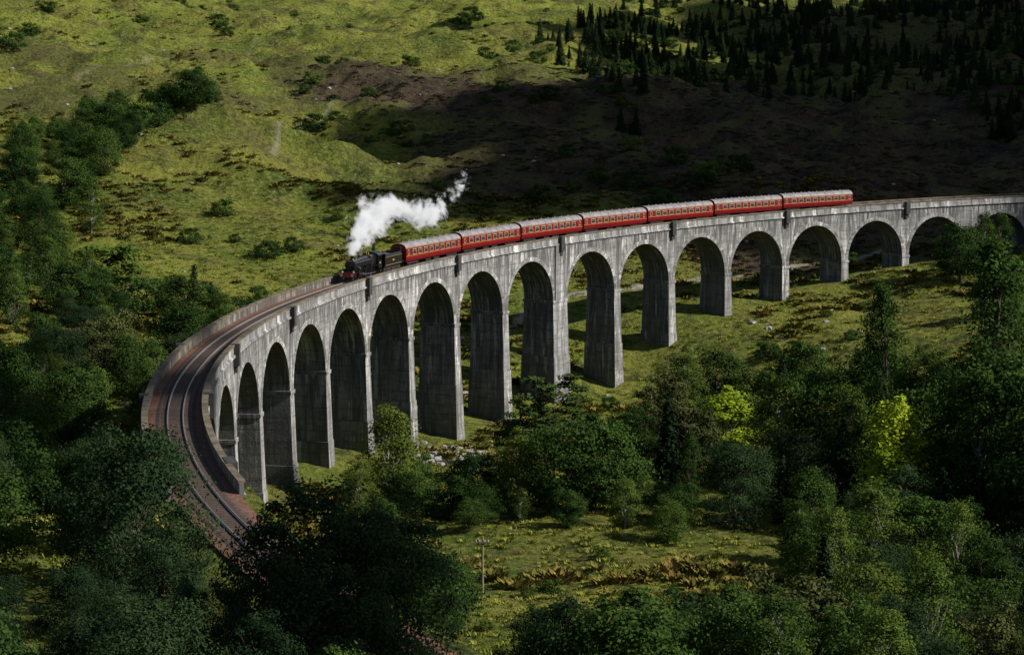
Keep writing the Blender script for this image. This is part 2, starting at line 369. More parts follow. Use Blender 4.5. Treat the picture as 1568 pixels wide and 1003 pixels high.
# ---------------------------------------------------------------- train
def place(o,s,zr=-0.79):
    x,y,z=P(s,0,zr); a=A7-s/R; o.location=(x,y,z); o.rotation_euler=(0,0,math.atan2(math.cos(a),-math.sin(a)))
def wheel(m,x,y,r,mat=0,tm=1):
    n=20
    for k in range(n):
        a0,a1=2*math.pi*k/n,2*math.pi*(k+1)/n
        ri=r*0.86
        c=lambda a,rr,yy:(x+rr*math.cos(a),yy,r+rr*math.sin(a))
        y0,y1=y-0.07,y+0.07
        vs=[c(a0,r,y0),c(a1,r,y0),c(a1,r,y1),c(a0,r,y1),c(a0,ri,y0),c(a1,ri,y0),c(a1,ri,y1),c(a0,ri,y1)]
        m.add(vs,[(0,1,2,3)],tm); m.add(vs,[(4,7,6,5),(0,4,5,1),(3,2,6,7)],mat)
    m.tube((x,y-0.09,r),(x,y+0.09,r),r*0.18,r*0.18,10,mat)
    for k in range(10):
        a=2*math.pi*k/10; d=Vector((math.cos(a),0,math.sin(a)))
        m.tube(Vector((x,y,r))+d*r*0.15,Vector((x,y,r))+d*r*0.88,0.04,0.035,4,mat,False,False)
def bogie(m,x,mat=0,tm=1):
    for dx in(-1.3,1.3):
        for y in(-0.75,0.75): m.tube((x+dx,y-0.07,0.46),(x+dx,y+0.07,0.46),0.46,0.46,16,mat)
        m.tube((x+dx,-0.75,0.46),(x+dx,0.75,0.46),0.08,0.08,8,mat)
    for y in(-1.0,1.0):
        m.box(x-1.9,x+1.9,y-0.06,y+0.06,0.55,0.80,mat)
        for dx in(-1.3,1.3): m.box(x+dx-0.18,x+dx+0.18,y-0.12,y+0.12,0.32,0.66,mat)
    m.box(x-0.3,x+0.3,-1.0,1.0,0.5,0.85,mat)
def make_coach():
    m=MB(); Lc=19.5; h=Lc/2
    side=[(1.30,1.02),(1.38,1.35),(1.41,1.75),(1.40,2.3),(1.37,2.85),(1.33,3.10)]
    roof=[(1.33,3.10),(1.22,3.36),(1.02,3.55),(0.72,3.70),(0.36,3.79),(0,3.82)]
    full=side+roof[1:]; prof=full+[(-a,b) for a,b in full[-2::-1]]
    def ring(x): return [(x,a,b) for a,b in prof]
    n=len(prof)
    A0,A1=ring(-h),ring(h)
    for k in range(n-1):
        mat=2 if 5<=k<n-1-5 else 0
        m.add([A0[k],A1[k],A1[k+1],A0[k+1]],[(0,1,2,3)],mat,mat==2)
    m.add(A0,[tuple(range(n))],0); m.add(A1,[tuple(range(n))[::-1]],0)
    m.box(-h,h,-1.28,1.28,0.98,1.018,4)
    for sg in(1,-1):
        x0,x1=sorted((sg*(h+0.002),sg*(h+0.30))); m.box(x0,x1,-0.55,0.55,1.15,3.35,4)
        for y in(-0.85,0.85): m.tube((sg*h,y,1.05),(sg*(h+0.3),y,1.05),0.1,0.1,8,4)
    for sg in(1,-1):
        def panel(x0,x1,z0,z1,e,mat):
            def yy(z):
                for (a,b),(c,d) in zip(side,side[1:]):
                    if b<=z<=d: return a+(c-a)*(z-b)/(d-b)
                return side[-1][0]
            zs=sorted({z0,z1,*[b for a,b in side if z0<b<z1]})
            for za,zb in zip(zs,zs[1:]):
                m.add([(x0,sg*(yy(za)+e),za),(x1,sg*(yy(za)+e),za),(x1,sg*(yy(zb)+e),zb),(x0,sg*(yy(zb)+e),zb)],[(0,1,2,3)],mat)
        xs=[-6.9+k*1.97 for k in range(8)]
        for x in xs:
            panel(x-0.62,x+0.62,1.98,2.82,0.012,1); panel(x-0.55,x+0.55,2.04,2.75,0.022,3)
            panel(x-0.55,x+0.55,2.50,2.53,0.028,1)
        for x in(-8.9,0.0,8.9):
            if x: panel(x-0.26,x+0.26,2.05,2.78,0.012,1); panel(x-0.20,x+0.20,2.12,2.72,0.02,3)
            for dx in(-0.42,0.42) if x else(): panel(x+dx-0.02,x+dx+0.02,1.1,3.0,0.01,4)
            if x: m.tube((x+0.36,sg*1.42,1.7),(x+0.36,sg*1.42,2.1),0.025,0.025,6,5,False)
        panel(-h,h,1.80,1.86,0.008,5); panel(-h,h,2.99,3.04,0.008,5); panel(-h,h,3.06,3.12,0.02,4)
    for k in range(8):
        x=-7.8+k*2.2
        for y in(-0.45,0.45): m.tube((x,y,3.74),(x,y,3.95),0.14,0.10,8,2)
    for k in range(9):
        x=-8.8+k*2.2
        for j in range(5,n-6):
            a,b=prof[j],prof[j+1]
            m.add([(x-0.03,a[0]*1.004,a[1]+0.012),(x+0.03,a[0]*1.004,a[1]+0.012),(x+0.03,b[0]*1.004,b[1]+0.012),(x-0.03,b[0]*1.004,b[1]+0.012)],[(0,1,2,3)],4)
    bogie(m,-6.9,4); bogie(m,6.9,4)
    m.box(-2.5,-0.5,-1.0,1.0,0.45,0.97,4); m.box(0.4,2.2,-0.95,0.95,0.5,0.97,4); m.tube((-3.5,0.6,0.6),(3.5,0.6,0.6),0.04,0.04,6,4)
    return m
C=make_coach(); c0=C.build("body",[M_maroon,M_cream,M_roof,M_glass,M_under,M_brass])
scene.collection.objects.unlink(c0); cmesh=c0.data; bpy.data.objects.remove(c0); cmesh.name="passenger_coach"
S_F=-69.8
for k in range(7):
    o=link(bpy.data.objects.new("passenger_coach",cmesh)); place(o,S_F+19.6+0.2+9.9+k*20.12)
loco=empty("steam_locomotive"); place(loco,S_F+5.5)
m=MB()
X0=5.5
m.box(X0-0.55,X0-0.45,-1.28,1.28,0.80,1.30,2)
for y in(-0.87,0.87): m.tube((X0-0.45,y,1.06),(X0-0.08,y,1.06),0.11,0.10,10,0); m.tube((X0-0.08,y,1.06),(X0,y,1.06),0.23,0.23,14,1)
m.tube((X0-0.45,0,1.0),(X0-0.2,0,0.95),0.06,0.05,6,1)
m.box(-4.9,X0-0.56,-0.55,0.55,0.62,1.40,0)
m.box(X0-1.9,X0-0.56,-1.28,1.28,1.31,1.37,0)
m.box(-4.6,X0-1.9,0.95,1.33,1.72,1.78,0); m.box(-4.6,X0-1.9,-1.33,-0.95,1.72,1.78,0)
for sg in(1,-1): m.add([(X0-1.9,sg*.95,1.37),(X0-1.9,sg*1.33,1.37),(X0-2.2,sg*1.33,1.78),(X0-2.2,sg*.95,1.78)],[(0,1,2,3)],0)
m.tube((X0-1.3,0,2.42),(X0-2.9,0,2.42),0.84,0.84,28,0)
m.tube((X0-1.3,0,2.42),(X0-1.22,0,2.42),0.80,0.66,24,0); m.tube((X0-1.22,0,2.42),(X0-1.12,0,2.42),0.60,0.30,24,0)
m.tube((X0-1.12,0,2.42),(X0-0.98,0,2.42),0.05,0.04,8,1); m.box(X0-1.03,X0-1.0,-0.02,0.22,2.40,2.44,1)
m.box(X0-1.20,X0-1.17,-0.25,0.25,2.98,3.12,4)
m.tube((X0-2.9,0,2.42),(X0-2.95,0,2.42),0.87,0.87,28,0)
m.tube((X0-2.95,0,2.42),(-1.7,0,2.50),0.80,0.90,28,0)
for x in(1.4,0.3,-0.8): m.tube((x,0,2.45),(x-0.06,0,2.45),0.875+(1.4-x)*0.02,0.875+(1.4-x)*0.02,28,0)
m.box(X0-2.8,X0-1.5,-0.55,0.55,1.38,1.80,0)
pf=[(0.62,1.6),(0.88,2.0),(0.95,2.6),(0.90,3.15),(0.62,3.42),(0,3.46)]; pf=pf+[(-a,b) for a,b in pf[-2::-1]]
n=len(pf); A0=[(-1.7,a,b) for a,b in pf]; A1=[(-3.75,a*0.97,b-0.06) for a,b in pf]
m.add(A0+A1,[(k,k+1,n+k+1,n+k) for k in range(n-1)]+[tuple(range(n))],0)
m.tube((X0-2.1,0,3.15),(X0-2.1,0,3.35),0.36,0.25,18,0); m.tube((X0-2.1,0,3.35),(X0-2.1,0,3.68),0.23,0.26,18,0); m.tube((X0-2.1,0,3.68),(X0-2.1,0,3.76),0.31,0.29,18,0)
m.tube((0.5,0,3.25),(0.5,0,3.52),0.36,0.33,18,0); m.tube((0.5,0,3.52),(0.5,0,3.66),0.33,0.15,18,0)
for y in(-0.16,0.16): m.tube((-2.5,y,3.40),(-2.5,y,3.72),0.08,0.06,8,4)
m.tube((X0-3.0,0.3,3.2),(X0-3.0,0.3,3.45),0.05,0.05,6,4)
for sg in(1,-1):
    m.tube((X0-1.4,sg*0.92,2.75),(-1.7,sg*0.97,2.85),0.035,0.035,6,1)
    for x in(3.5,2.2,0.9,-0.4): m.tube((x,sg*0.80,2.8),(x,sg*0.97,2.8),0.02,0.02,5,1)
    m.tube((X0-2.6,sg*0.75,2.05),(X0-2.9,sg*1.05,1.8),0.08,0.08,8,0)
    m.tube((X0-1.5,sg*1.08,0.98),(X0-2.65,sg*1.08,0.98),0.36,0.36,18,0)
    m.box(X0-2.55,X0-1.6,min(sg*0.75,sg*1.30),max(sg*0.75,sg*1.30),1.30,1.68,0)
    m.tube((X0-2.65,sg*1.08,0.98),(X0-3.7,sg*1.08,0.95),0.04,0.04,6,1)
    m.box(X0-3.9,X0-3.5,sg*1.08-0.08,sg*1.08+0.08,0.80,1.12,1)
    m.tube((X0-3.7,sg*1.12,0.95),(-0.9,sg*1.12,0.72),0.07,0.08,6,1)
    m.tube((1.2,sg*1.0,0.72),(-3.1,sg*1.0,0.72),0.07,0.07,6,1)
    wheel(m,X0-1.15,sg*0.75,0.48); wheel(m,X0-3.1,sg*0.75,0.48)
    for x in(1.2,-0.95,-3.1): wheel(m,x,sg*0.75,0.91)
    for x in(1.2,-0.95,-3.1):
        for k in range(8):
            a0,a1=math.radians(25+k*16.25),math.radians(25+(k+1)*16.25)
            f=lambda a,y:(x+1.0*math.cos(a),y,0.93+1.0*math.sin(a))
            if f((a0+a1)/2,0)[2]>1.75: m.add([f(a0,sg*.6),f(a1,sg*.6),f(a1,sg*.98),f(a0,sg*.98)],[(0,1,2,3)],0)
    m.box(X0-0.5,X0-0.35,sg*0.9-0.1,sg*0.9+0.1,1.375,1.6,3)
    y0,y1=sorted((sg*1.26,sg*1.31))
    m.box(-5.0,-3.75,y0,y1,1.30,2.45,0); m.box(-5.0,-4.85,y0,y1,2.451,3.05,0); m.box(-3.95,-3.75,y0,y1,2.451,3.05,0); m.box(-4.46,-4.36,y0,y1,2.451,3.05,0)
    m.box(-5.0,-3.75,y0,y1,3.051,3.2,0)
    m.box(-4.6,-4.1,min(sg*1.312,sg*1.318),max(sg*1.312,sg*1.318),1.95,2.15,4)
m.box(-3.80,-3.76,-1.255,1.255,1.40,3.2,0)
rf=[(1.36,3.18),(1.15,3.42),(0.75,3.62),(0.35,3.71),(0,3.74)]; rf=rf+[(-a,b) for a,b in rf[-2::-1]]; n=len(rf)
A=[(-3.6,a,b) for a,b in rf]+[(-5.6,a,b) for a,b in rf]; m.add(A,[(k,k+1,n+k+1,n+k) for k in range(n-1)],0,True)
m.add([(-3.6,a,b) for a,b in rf],[tuple(range(n))],0)
m.box(-4.95,-3.8,-1.25,1.25,1.30,1.42,0)
m.build("engine",[M_black,M_steel,M_red,M_white,M_brass],loco)
m=MB(); T=-5.75
m.box(T-7.2,T,-1.25,1.25,1.10,1.25,0)
for sg in(1,-1):
    y0,y1=sorted((sg*1.24,sg*1.30)); m.box(T-7.2,T-0.3,y0,y1,1.251,2.75,0)
    m.add([(T-7.2,sg*1.30,2.75),(T-0.9,sg*1.30,2.75),(T-0.9,sg*1.12,3.05),(T-7.2,sg*1.12,3.05)],[(0,1,2,3)],0)
    y0,y1=sorted((sg*1.303,sg*1.31)); m.box(T-7.0,T-0.5,y0,y1,2.62,2.66,2); m.box(T-7.0,T-0.5,y0,y1,1.36,1.40,2)
    m.box(T-4.0,T-3.4,y0,y1,1.9,2.15,2)
    y0,y1=sorted((sg*0.98,sg*1.08)); m.box(T-7.0,T-0.2,y0,y1,0.55,1.098,3)
    for x in(T-1.3,T-3.4,T-5.5): wheel(m,x,sg*0.75,0.62); m.box(x-.15,x+.15,min(sg*1.09,sg*1.2),max(sg*1.09,sg*1.2),0.45,0.8,3)
m.box(T-7.25,T-7.201,-1.30,1.30,1.10,3.0,0); m.box(T-0.9,T-0.85,-1.12,1.12,1.25,3.15,0)
m.box(T-7.2,T-4.9,-1.12,1.12,2.55,2.75,0)
nc=14
gridp=[[(T-1.0-(3.9)*i/nc,-1.08+2.16*j/8,2.65+0.55*math.sin(math.pi*j/8)*math.sin(math.pi*min(1,(i+2)/(nc+3)))+random.uniform(-.1,.1)) for j in range(9)] for i in range(nc+1)]
for i in range(nc):
    for j in range(8): m.face([gridp[i][j],gridp[i+1][j],gridp[i+1][j+1],gridp[i][j+1]],1)
for y in(-0.85,0.85): m.tube((T-7.25,y,1.06),(T-7.6,y,1.06),0.1,0.1,8,3)
tn=m.build("tender",[M_black,M_coal,M_brass,M_under],loco)
tn.location=(0,0.12,0)
# ---------------------------------------------------------------- steam
puffs=[(-67.7,0,3.2,0.6),(-67,0,4.2,1.1),(-65,.3,5.8,1.7),(-63,.3,7.2,2.0),(-60,.2,8.1,2.4),(-56.5,.2,8.7,2.2),(-52.5,.2,8.9,1.8),(-47.5,.2,8.4,1.3),(-43.5,.2,7.2,2.2),(-39.5,.2,6.8,2.2),(-35.5,.2,7.6,2.0),(-31.5,.2,9.0,1.8),(-28.5,.2,10.6,1.6),(-27,.2,12.2,1.5)]
def steam():
    W_=[(Vector(P(a,o,z)),r) for a,o,z,r in puffs]
    lo=Vector([min(p[i]-r*1.7 for p,r in W_) for i in range(3)]); hi=Vector([max(p[i]+r*1.7 for p,r in W_) for i in range(3)])
    c=W_[5][0]
    b=MB(); b.box(lo.x-c.x,hi.x-c.x,lo.y-c.y,hi.y-c.y,lo.z-c.z,hi.z-c.z)
    m=bpy.data.materials.new("steam_volume"); t=NT(m)
    oc=t.n("ShaderNodeTexCoord").outputs["Object"]; acc=None
    for k,(p,r) in enumerate(W_):
        d=t.n("ShaderNodeVectorMath",operation='DISTANCE'); t.l(oc,d.inputs[0]); d.inputs[1].default_value=p-c
        f=t.math('SUBTRACT',1.0,t.math('DIVIDE',d.outputs["Value"],r*1.3)) 
        if k>6: f=t.math('SUBTRACT',f,0.07*(k-6))
        acc=f if acc is None else t.math('SMOOTH_MAX',acc,f,0.15)
    nz=t.noise(oc,0.5,6,0.68,dist=0.3)
    f=t.math('ADD',acc,t.math('MULTIPLY',t.math('SUBTRACT',nz,0.575),3.6))
    f=t.math('MULTIPLY',t.mapr(f,0.0,0.8),3.0)
    v=t.n("ShaderNodeVolumePrincipled"); v.inputs["Color"].default_value=(0.98,0.98,0.98,1); v.inputs["Anisotropy"].default_value=0.0
    t.l(f,v.inputs["Density"]); v.inputs["Emission Color"].default_value=(0.97,0.98,1,1); t.l(t.math('MULTIPLY',f,0.36),v.inputs["Emission Strength"])  # glow stands in for sunlight scattered repeatedly inside the steam
    t.out(v.outputs[0],1)
    try: m.cycles.volume_step_rate=0.35
    except Exception as e: print(e)
    o=b.build("steam_plume",[m]); o.location=c
steam()
# ---------------------------------------------------------------- vegetation
def leaves(centers,size,normals,tint):
    n=len(centers)
    a=rng.normal(size=(n,3)); u=np.cross(normals,a); u/=np.linalg.norm(u,axis=1,keepdims=True)+1e-9
    w=np.cross(normals,u); w/=np.linalg.norm(w,axis=1,keepdims=True)+1e-9
    sz=(size*rng.uniform(0.6,1.4,n))[:,None]
    fold=normals/ (np.linalg.norm(normals,axis=1,keepdims=True)+1e-9)
    v=np.stack([centers-u*sz*0.5,centers-w*sz*0.36+fold*sz*0.08,centers+u*sz*0.5,centers+w*sz*0.36+fold*sz*0.08],1)
    return v.reshape(-1,3),np.repeat(tint,4)
def finish(name,LV,LT,wood,mats):
    wv=np.array(wood.v,dtype=float).reshape(-1,3) if wood.v else np.zeros((0,3))
    nl=len(LV); me=bpy.data.meshes.new(name)
    faces=[tuple(int(i)+nl for i in f) for f in wood.f]
    vs=np.concatenate([LV,wv]); me.vertices.add(len(vs)); me.vertices.foreach_set("co",vs.astype(np.float32).ravel())
    nq=nl//4; lens=[4]*nq+[len(f) for f in faces]
    loops=np.concatenate([np.arange(nl),np.array([i for f in faces for i in f],dtype=int)]) if faces else np.arange(nl)
    me.loops.add(len(loops)); me.loops.foreach_set("vertex_index",loops.astype(np.int32))
    st=np.concatenate([[0],np.cumsum(lens)[:-1]]); me.polygons.add(len(lens)); me.polygons.foreach_set("loop_start",st.astype(np.int32))
    for mm in mats: me.materials.append(mm)
    me.polygons.foreach_set("material_index",np.array([0]*nq+[1 if len(mats)>1 else 0]*len(faces),dtype=np.int32))
    me.update(calc_edges=True)
    a=me.attributes.new("tint",'FLOAT','POINT'); a.data.foreach_set("value",np.concatenate([LT,np.zeros(len(wv))]).astype(np.float32))
    return me
def unit(v): return v/(np.linalg.norm(v,axis=-1,keepdims=True)+1e-9)
def broad(name,h=12,w=4.5,base=0.12,ncl=60,per=130,leaf=0.42,mat=L_broad,bark=M_bark,shape=1.0,clr=0.17):
    wd=MB(); th=h*0.8; pts_=[Vector((0,0,-0.5))]
    for k in range(1,6): pts_.append(Vector((random.uniform(-.25,.25)*k*0.5,random.uniform(-.25,.25)*k*0.5,th*k/5)))
    r=0.022*h
    for k in range(5): wd.tube(pts_[k],pts_[k+1],r*(1-k*0.17),r*(1-(k+1)*0.17),7,1,False)
    cl=[];zc=h*(base+(1-base)*0.5); rz=h*(1-base)*0.5
    lob=[(random.uniform(0,6.28),random.uniform(0.75,1.15)) for _ in range(6)]
    for k in range(ncl):
        th_=random.uniform(0,2*math.pi); u=random.uniform(-1,1); rr=random.uniform(0.45,1.0)**0.6
        prof=math.sqrt(max(0,1-u*u)) ; prof=prof**0.8*(1-0.25*shape*u)
        lo=1+0.28*math.sin(3*th_+lob[0][0])*math.cos(2.2*u+lob[1][0])+0.17*math.sin(5*th_+lob[2][0])
        c=Vector((w*rr*prof*lo*math.cos(th_),w*rr*prof*lo*math.sin(th_),zc+rz*u*min(1,rr+0.15)*random.uniform(0.80,1.10)))
        cl.append(c)
        if k%2==0:
            z0=max(h*0.12,c.z-random.uniform(0.15,0.35)*h); t=min(0.999,z0/th); j=int(t*5); p0=pts_[j].lerp(pts_[min(5,j+1)],t*5-j)
            mid=p0.lerp(c,0.5)+Vector((0,0,-0.04*h)); wd.tube(p0,mid,0.006*h,0.004*h,5,1,False); wd.tube(mid,c,0.004*h,0.0015*h,4,1,False)
    C_=[];N_=[];T_=[]
    for c in cl:
        cr=h*clr*random.uniform(0.45,1.25)*(0.7 if c.z>h*0.85 else 1); d=unit(rng.normal(size=(per,3))); rad=rng.uniform(0.3,1.0,(per,1))**0.5
        p=np.array(c)+d*rad*cr*np.array([1,1,0.62])*(1+0.28*rng.normal(size=(per,1))); C_.append(p)
        out=unit(np.array([c.x,c.y,(c.z-zc)*0.6]))
        N_.append(unit(d*0.7+out*0.5+np.array([0,0,0.45])+rng.normal(size=(per,3))*0.55))
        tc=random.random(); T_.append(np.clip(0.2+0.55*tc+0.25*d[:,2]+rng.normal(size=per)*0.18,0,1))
    C_=np.concatenate(C_); C_[:,2]=np.maximum(C_[:,2],0.2)
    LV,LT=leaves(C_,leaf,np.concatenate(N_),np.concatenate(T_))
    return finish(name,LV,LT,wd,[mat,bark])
def conifer(name,h=14,w=2.8,mat=L_con,leaf=0.45,lev=26):
    wd=MB(); wd.tube((0,0,-.5),(0,0,h*0.98),0.016*h,0.002*h,7,1,False); C_=[];N_=[];T_=[]
    for k in range(lev):
        t=(k+0.5)/lev; z=h*(0.08+0.9*t); L=w*(1-t)**0.85*random.uniform(0.75,1.15)+0.15
        nb=max(4,int(9*(1-t)+3)); off=random.uniform(0,6)
        for b in range(nb):
            a=off+2*math.pi*b/nb+random.uniform(-.25,.25); l=L*random.uniform(0.6,1.15); dr=random.uniform(0.15,0.4)
            tip=Vector((l*math.cos(a),l*math.sin(a),z-dr*l)); 
            if b%2==0: wd.tube((0,0,z),tip,0.03,0.01,4,1,False)
            n=int(10+26*(1-t)); f=rng.uniform(0.15,1,(n,1))**0.7
            p=np.array([0,0,z])+f*(np.array(tip)-np.array([0,0,z]))+rng.normal(size=(n,3))*np.array([.16,.16,.12])*(0.6+l*0.25)
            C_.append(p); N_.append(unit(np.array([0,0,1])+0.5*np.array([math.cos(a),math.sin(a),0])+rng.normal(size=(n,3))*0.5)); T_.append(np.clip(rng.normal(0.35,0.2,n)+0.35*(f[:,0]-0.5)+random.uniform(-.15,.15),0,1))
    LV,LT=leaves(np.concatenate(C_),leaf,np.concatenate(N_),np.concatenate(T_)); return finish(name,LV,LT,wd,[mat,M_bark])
def pine(name,h=11,w=4.2):
    wd=MB(); p=Vector((0,0,-.5)); top_=Vector((0.6,0.2,h*0.85)); wd.tube(p,Vector((0.3,-.2,h*0.45)),0.24,0.18,8,1,False); wd.tube(Vector((0.3,-.2,h*0.45)),top_,0.18,0.08,8,1,False)
    C_=[];N_=[];T_=[]
    for k in range(26):
        t=random.uniform(0.35,1.0); a=random.uniform(0,6.28); l=w*random.uniform(0.4,1.0)*(1.15-0.75*max(0,t-0.5))
        z=h*t; c=Vector((l*math.cos(a),l*math.sin(a),z+random.uniform(-.3,.5))); base=Vector((0.3,-.1,z*0.82)); wd.tube(base,c,0.08,0.03,5,1,False)
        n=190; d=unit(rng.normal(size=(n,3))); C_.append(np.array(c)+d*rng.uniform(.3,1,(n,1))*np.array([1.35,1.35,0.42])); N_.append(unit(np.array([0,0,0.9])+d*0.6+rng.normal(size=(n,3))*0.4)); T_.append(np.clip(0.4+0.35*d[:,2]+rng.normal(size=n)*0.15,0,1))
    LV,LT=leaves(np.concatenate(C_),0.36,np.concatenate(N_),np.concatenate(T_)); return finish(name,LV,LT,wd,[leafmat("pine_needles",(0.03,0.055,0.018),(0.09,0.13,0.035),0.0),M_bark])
def tuft(name,n,r,h,mat,wid=0.10,spread=0.6):
    V_=[];T_=[]
    for k in range(n):
        a=random.uniform(0,6.28); d=r*math.sqrt(random.random())*0.7; b=np.array([d*math.cos(a),d*math.sin(a),-0.15]); a2=a+random.uniform(-.8,.8)
        l=h*random.uniform(0.5,1.1); tip=b+np.array([math.cos(a2)*spread*l,math.sin(a2)*spread*l,l]); sd=np.array([-math.sin(a2),math.cos(a2),0])*wid
        mid=(b+tip)/2+np.array([0,0,l*0.18])
        V_+=[b-sd*0.5,mid-sd,tip,mid+sd]; T_+=[random.uniform(0,1)]*4
    return finish(name,np.array(V_),np.array(T_),MB(),[mat])
BR=[broad("oak_a",12,4.8,ncl=66,per=170,leaf=0.34),broad("oak_b",11,4.4,0.05,62,170,0.32,shape=0.6),broad("oak_c",12.5,4.0,0.08,64,160,0.32,shape=1.4)]
WI=[broad("willow_a",12,4.6,0.03,110,190,0.22,L_willow,M_bark,0.9,0.14),broad("willow_b",12,4.2,0.03,105,190,0.22,L_willow,M_bark,1.3,0.14)]
BI=[broad("birch_a",12,2.7,0.08,66,120,0.27,L_birch,M_birchbark,1.3,0.12),broad("birch_b",13,3.0,0.06,70,120,0.27,L_birch,M_birchbark,1.0,0.12)]
PO=[broad("poplar_a",18,2.5,0.04,90,110,0.27,L_broad,M_bark,2.2,0.075)]
YE=[broad("lime_a",12,2.5,0.04,55,110,0.32,L_yel,M_birchbark,1.4,0.11)]
BN=[broad("bronze_a",9,4.0,0.04,60,140,0.28,L_brown,M_bark,0.8,0.15)]
SH=[broad("shrub_a",4.5,3.4,0.0,42,80,0.30,L_broad,M_bark,0.5,0.24),broad("shrub_b",3.6,2.6,0.0,34,80,0.28,L_birch,M_bark,0.4,0.25)]
CO=[conifer("spruce_a",14,2.9),conifer("spruce_b",12,2.5)]
PI=[pine("pine_a")]
def meshh(me): return max(v.co.z for v in me.vertices)
KIND={'oak':("oak_tree",BR),'willow':("willow_tree",WI),'birch':("birch_tree",BI),'poplar':("aspen_tree",PO),'lime':("lime_tree",YE),'bronze':("alder_tree",BN),'shrub':("willow_shrub",SH),'spruce':("spruce_tree",CO),'pine':("scots_pine_tree",PI)}
HH={id(m_):meshh(m_) for k in KIND.values() for m_ in k[1]}
placed=[]
def plant(kind,x,y,h,ws=1.0):
    nm,lst=KIND[kind]; me_=random.choice(lst); o=bpy.data.objects.new(nm,me_); link(o)
    zz=float(height(np.array([x]),np.array([y]))[0])
    if h<0: h=max(3.0,-h-zz)          # negative: crown top given as an altitude
    f=h/HH[id(me_)]
    o.location=(x,y,zz-0.15); o.scale=(f*ws,f*ws*random.uniform(0.9,1.1),f); o.rotation_euler=(random.uniform(-.04,.04),random.uniform(-.04,.04),random.uniform(0,6.28)); placed.append((x,y))
    return o
# individual trees: (kind, X, D, height or -top altitude, width scale)
hero=[('birch',-15.4,255,-17.0,1.2),('birch',-18.5,246,-12,1.1),('oak',-11.5,247,-10.6,1.3),('oak',-7.5,246,-10.4,1.3),('oak',-4,247,-12.5,1.2),('birch',0.5,248,-15.3,1.1),('oak',5,247,-16.3,0.95),('oak',9.5,247,-17.2,1),('oak',14,247,-12.6,1.1),('oak',18,244,-9,1.2),
('pine',5.2,290,-15,1.2),('pine',1.5,288,-12,1),('bronze',24,283,-12.8,1.1),('oak',29.5,272,-9,1),('lime',30,288,-13.5,1.5),('oak',19,300,-9,1),('shrub',12,300,5,1),('shrub',16,306,5,1),
('spruce',42,318,-14,1),('oak',33,330,-13.5,1.0),('birch',27,322,-14.5,1.1),('oak',47,325,-15,1),('birch',36,274,-17.5,1.1),('birch',40,272,-18.5,1.2),('birch',44,270,-17,1),('lime',46,244,-20,1.05),('lime',44.7,242,-15,1.2),('birch',33,292,-13,1.3),('oak',38,300,-14,1.1),('oak',52,300,-17,1),('birch',57,310,-19,1),
('poplar',59,252,-39.5,0.95),('oak',56.5,246,-26,0.9),('poplar',62.5,262,-36,0.95),('poplar',50,272,-31,0.8),('oak',52,262,-22,0.9),('oak',64,240,-26,1),('birch',55,240,-20,1),('oak',60,246,-27,0.9),('oak',61.5,228,-23,1.1),
('spruce',-54,348,11,1),('spruce',-51,350,8,1.1),('shrub',-48,352,5,1.2),('shrub',-44,356,4,1.2),('oak',-71,350,8,1),('shrub',-63,352,6.5,1.3),('shrub',-75,372,8,1.5),
('willow',-24.8,133,-38.3,0.9),('willow',-28.5,140,-35,0.9),('oak',-31,150,-33,0.9),('willow',-21.5,125,-33,0.9),
('willow',-10.2,110,-39.2,0.95),('willow',-6.8,110,-38.0,0.9),('willow',-13.0,110,-37.4,0.72),('willow',-10.5,103,-36.8,1.1),('willow',-7.5,102,-36.0,0.95),('willow',-14.5,104,-34.8,0.9),('willow',-18,112,-32.6,0.8),
('oak',-12.5,205,-14,1),('birch',-16,216,-13.5,1.1),('oak',-14.5,228,-11,1),('oak',-12,190,-16.5,1),('oak',-12,178,-19.5,1),('oak',-8.5,168,-21.5,1),('oak',-8,182,-16,1.2),('oak',-7,196,-12.5,1.2),
('oak',-76,500,11,1.15),('oak',-84,498,9,1.2),('oak',-92,478,9,1.2),('oak',-88,470,8,1.2),('oak',-96,462,9,1.2),('spruce',-27,402,5,1)]
for k,x,d,h,ws in hero: plant(k,*W(x,d),h,ws)
def fill(kinds,xr,dr,n,hr,mind,rule=None,maxtry=4000):
    c=0
    for _ in range(maxtry):
        if c>=n: break
        x,d=random.uniform(*xr),random.uniform(*dr)
        if rule and not rule(x,d): continue
        X,Y=W(x,d); s,o=so_of(np.array([X]),np.array([Y]))
        if abs(o[0])<7.5 and s[0]>-340: continue
        if any((X-a)**2+(Y-b)**2<mind*mind for a,b in placed): continue
        plant(random.choice(kinds),X,Y,random.uniform(*hr),random.uniform(0.85,1.2)); c+=1
mixk=['oak','oak','birch','willow','bronze','birch','oak','birch']
mixr=mixk+['poplar','spruce']
fill(mixr,(18,95),(140,238),120,(6.5,12.5),4.1,lambda x,d: x>26+max(0,(d-175))*0.12 or (d<165 and x>16))
fill(mixr,(20,110),(236,325),95,(6,13),4.7,lambda x,d: not(x<32 and 225<d<240) and d<312-abs(x-60)*0.1)
fill(['oak','birch','oak'],(-14,20),(232,262),14,(4,7),3.8)
fill(['willow','oak','birch'],(2,26),(118,150),20,(6,9),4,lambda x,d: d<143+x*0.3)
fill(['willow','oak'],(-34,-4),(85,122),14,(5,7.5),4,lambda x,d: x<-22 or d<98)
fill(['willow','oak','willow','oak'],(-62,-30),(120,215),45,(6,10),4.8,lambda x,d: x<-36-(d-150)*0.02)
fill(mixk,(-120,-42),(215,345),105,(7,12),5,lambda x,d: x<-44 and not(d<260 and x>-62 and random.random()<0.5))
fill(['oak','oak','birch'],(-125,-70),(345,455),48,(8,13),7,lambda x,d: x<-71-(d-345)*0.16)
fill(['shrub','oak'],(-105,-70),(440,520),20,(5,9),6,lambda x,d:abs((x+105)-(d-440)*0.35)<9)
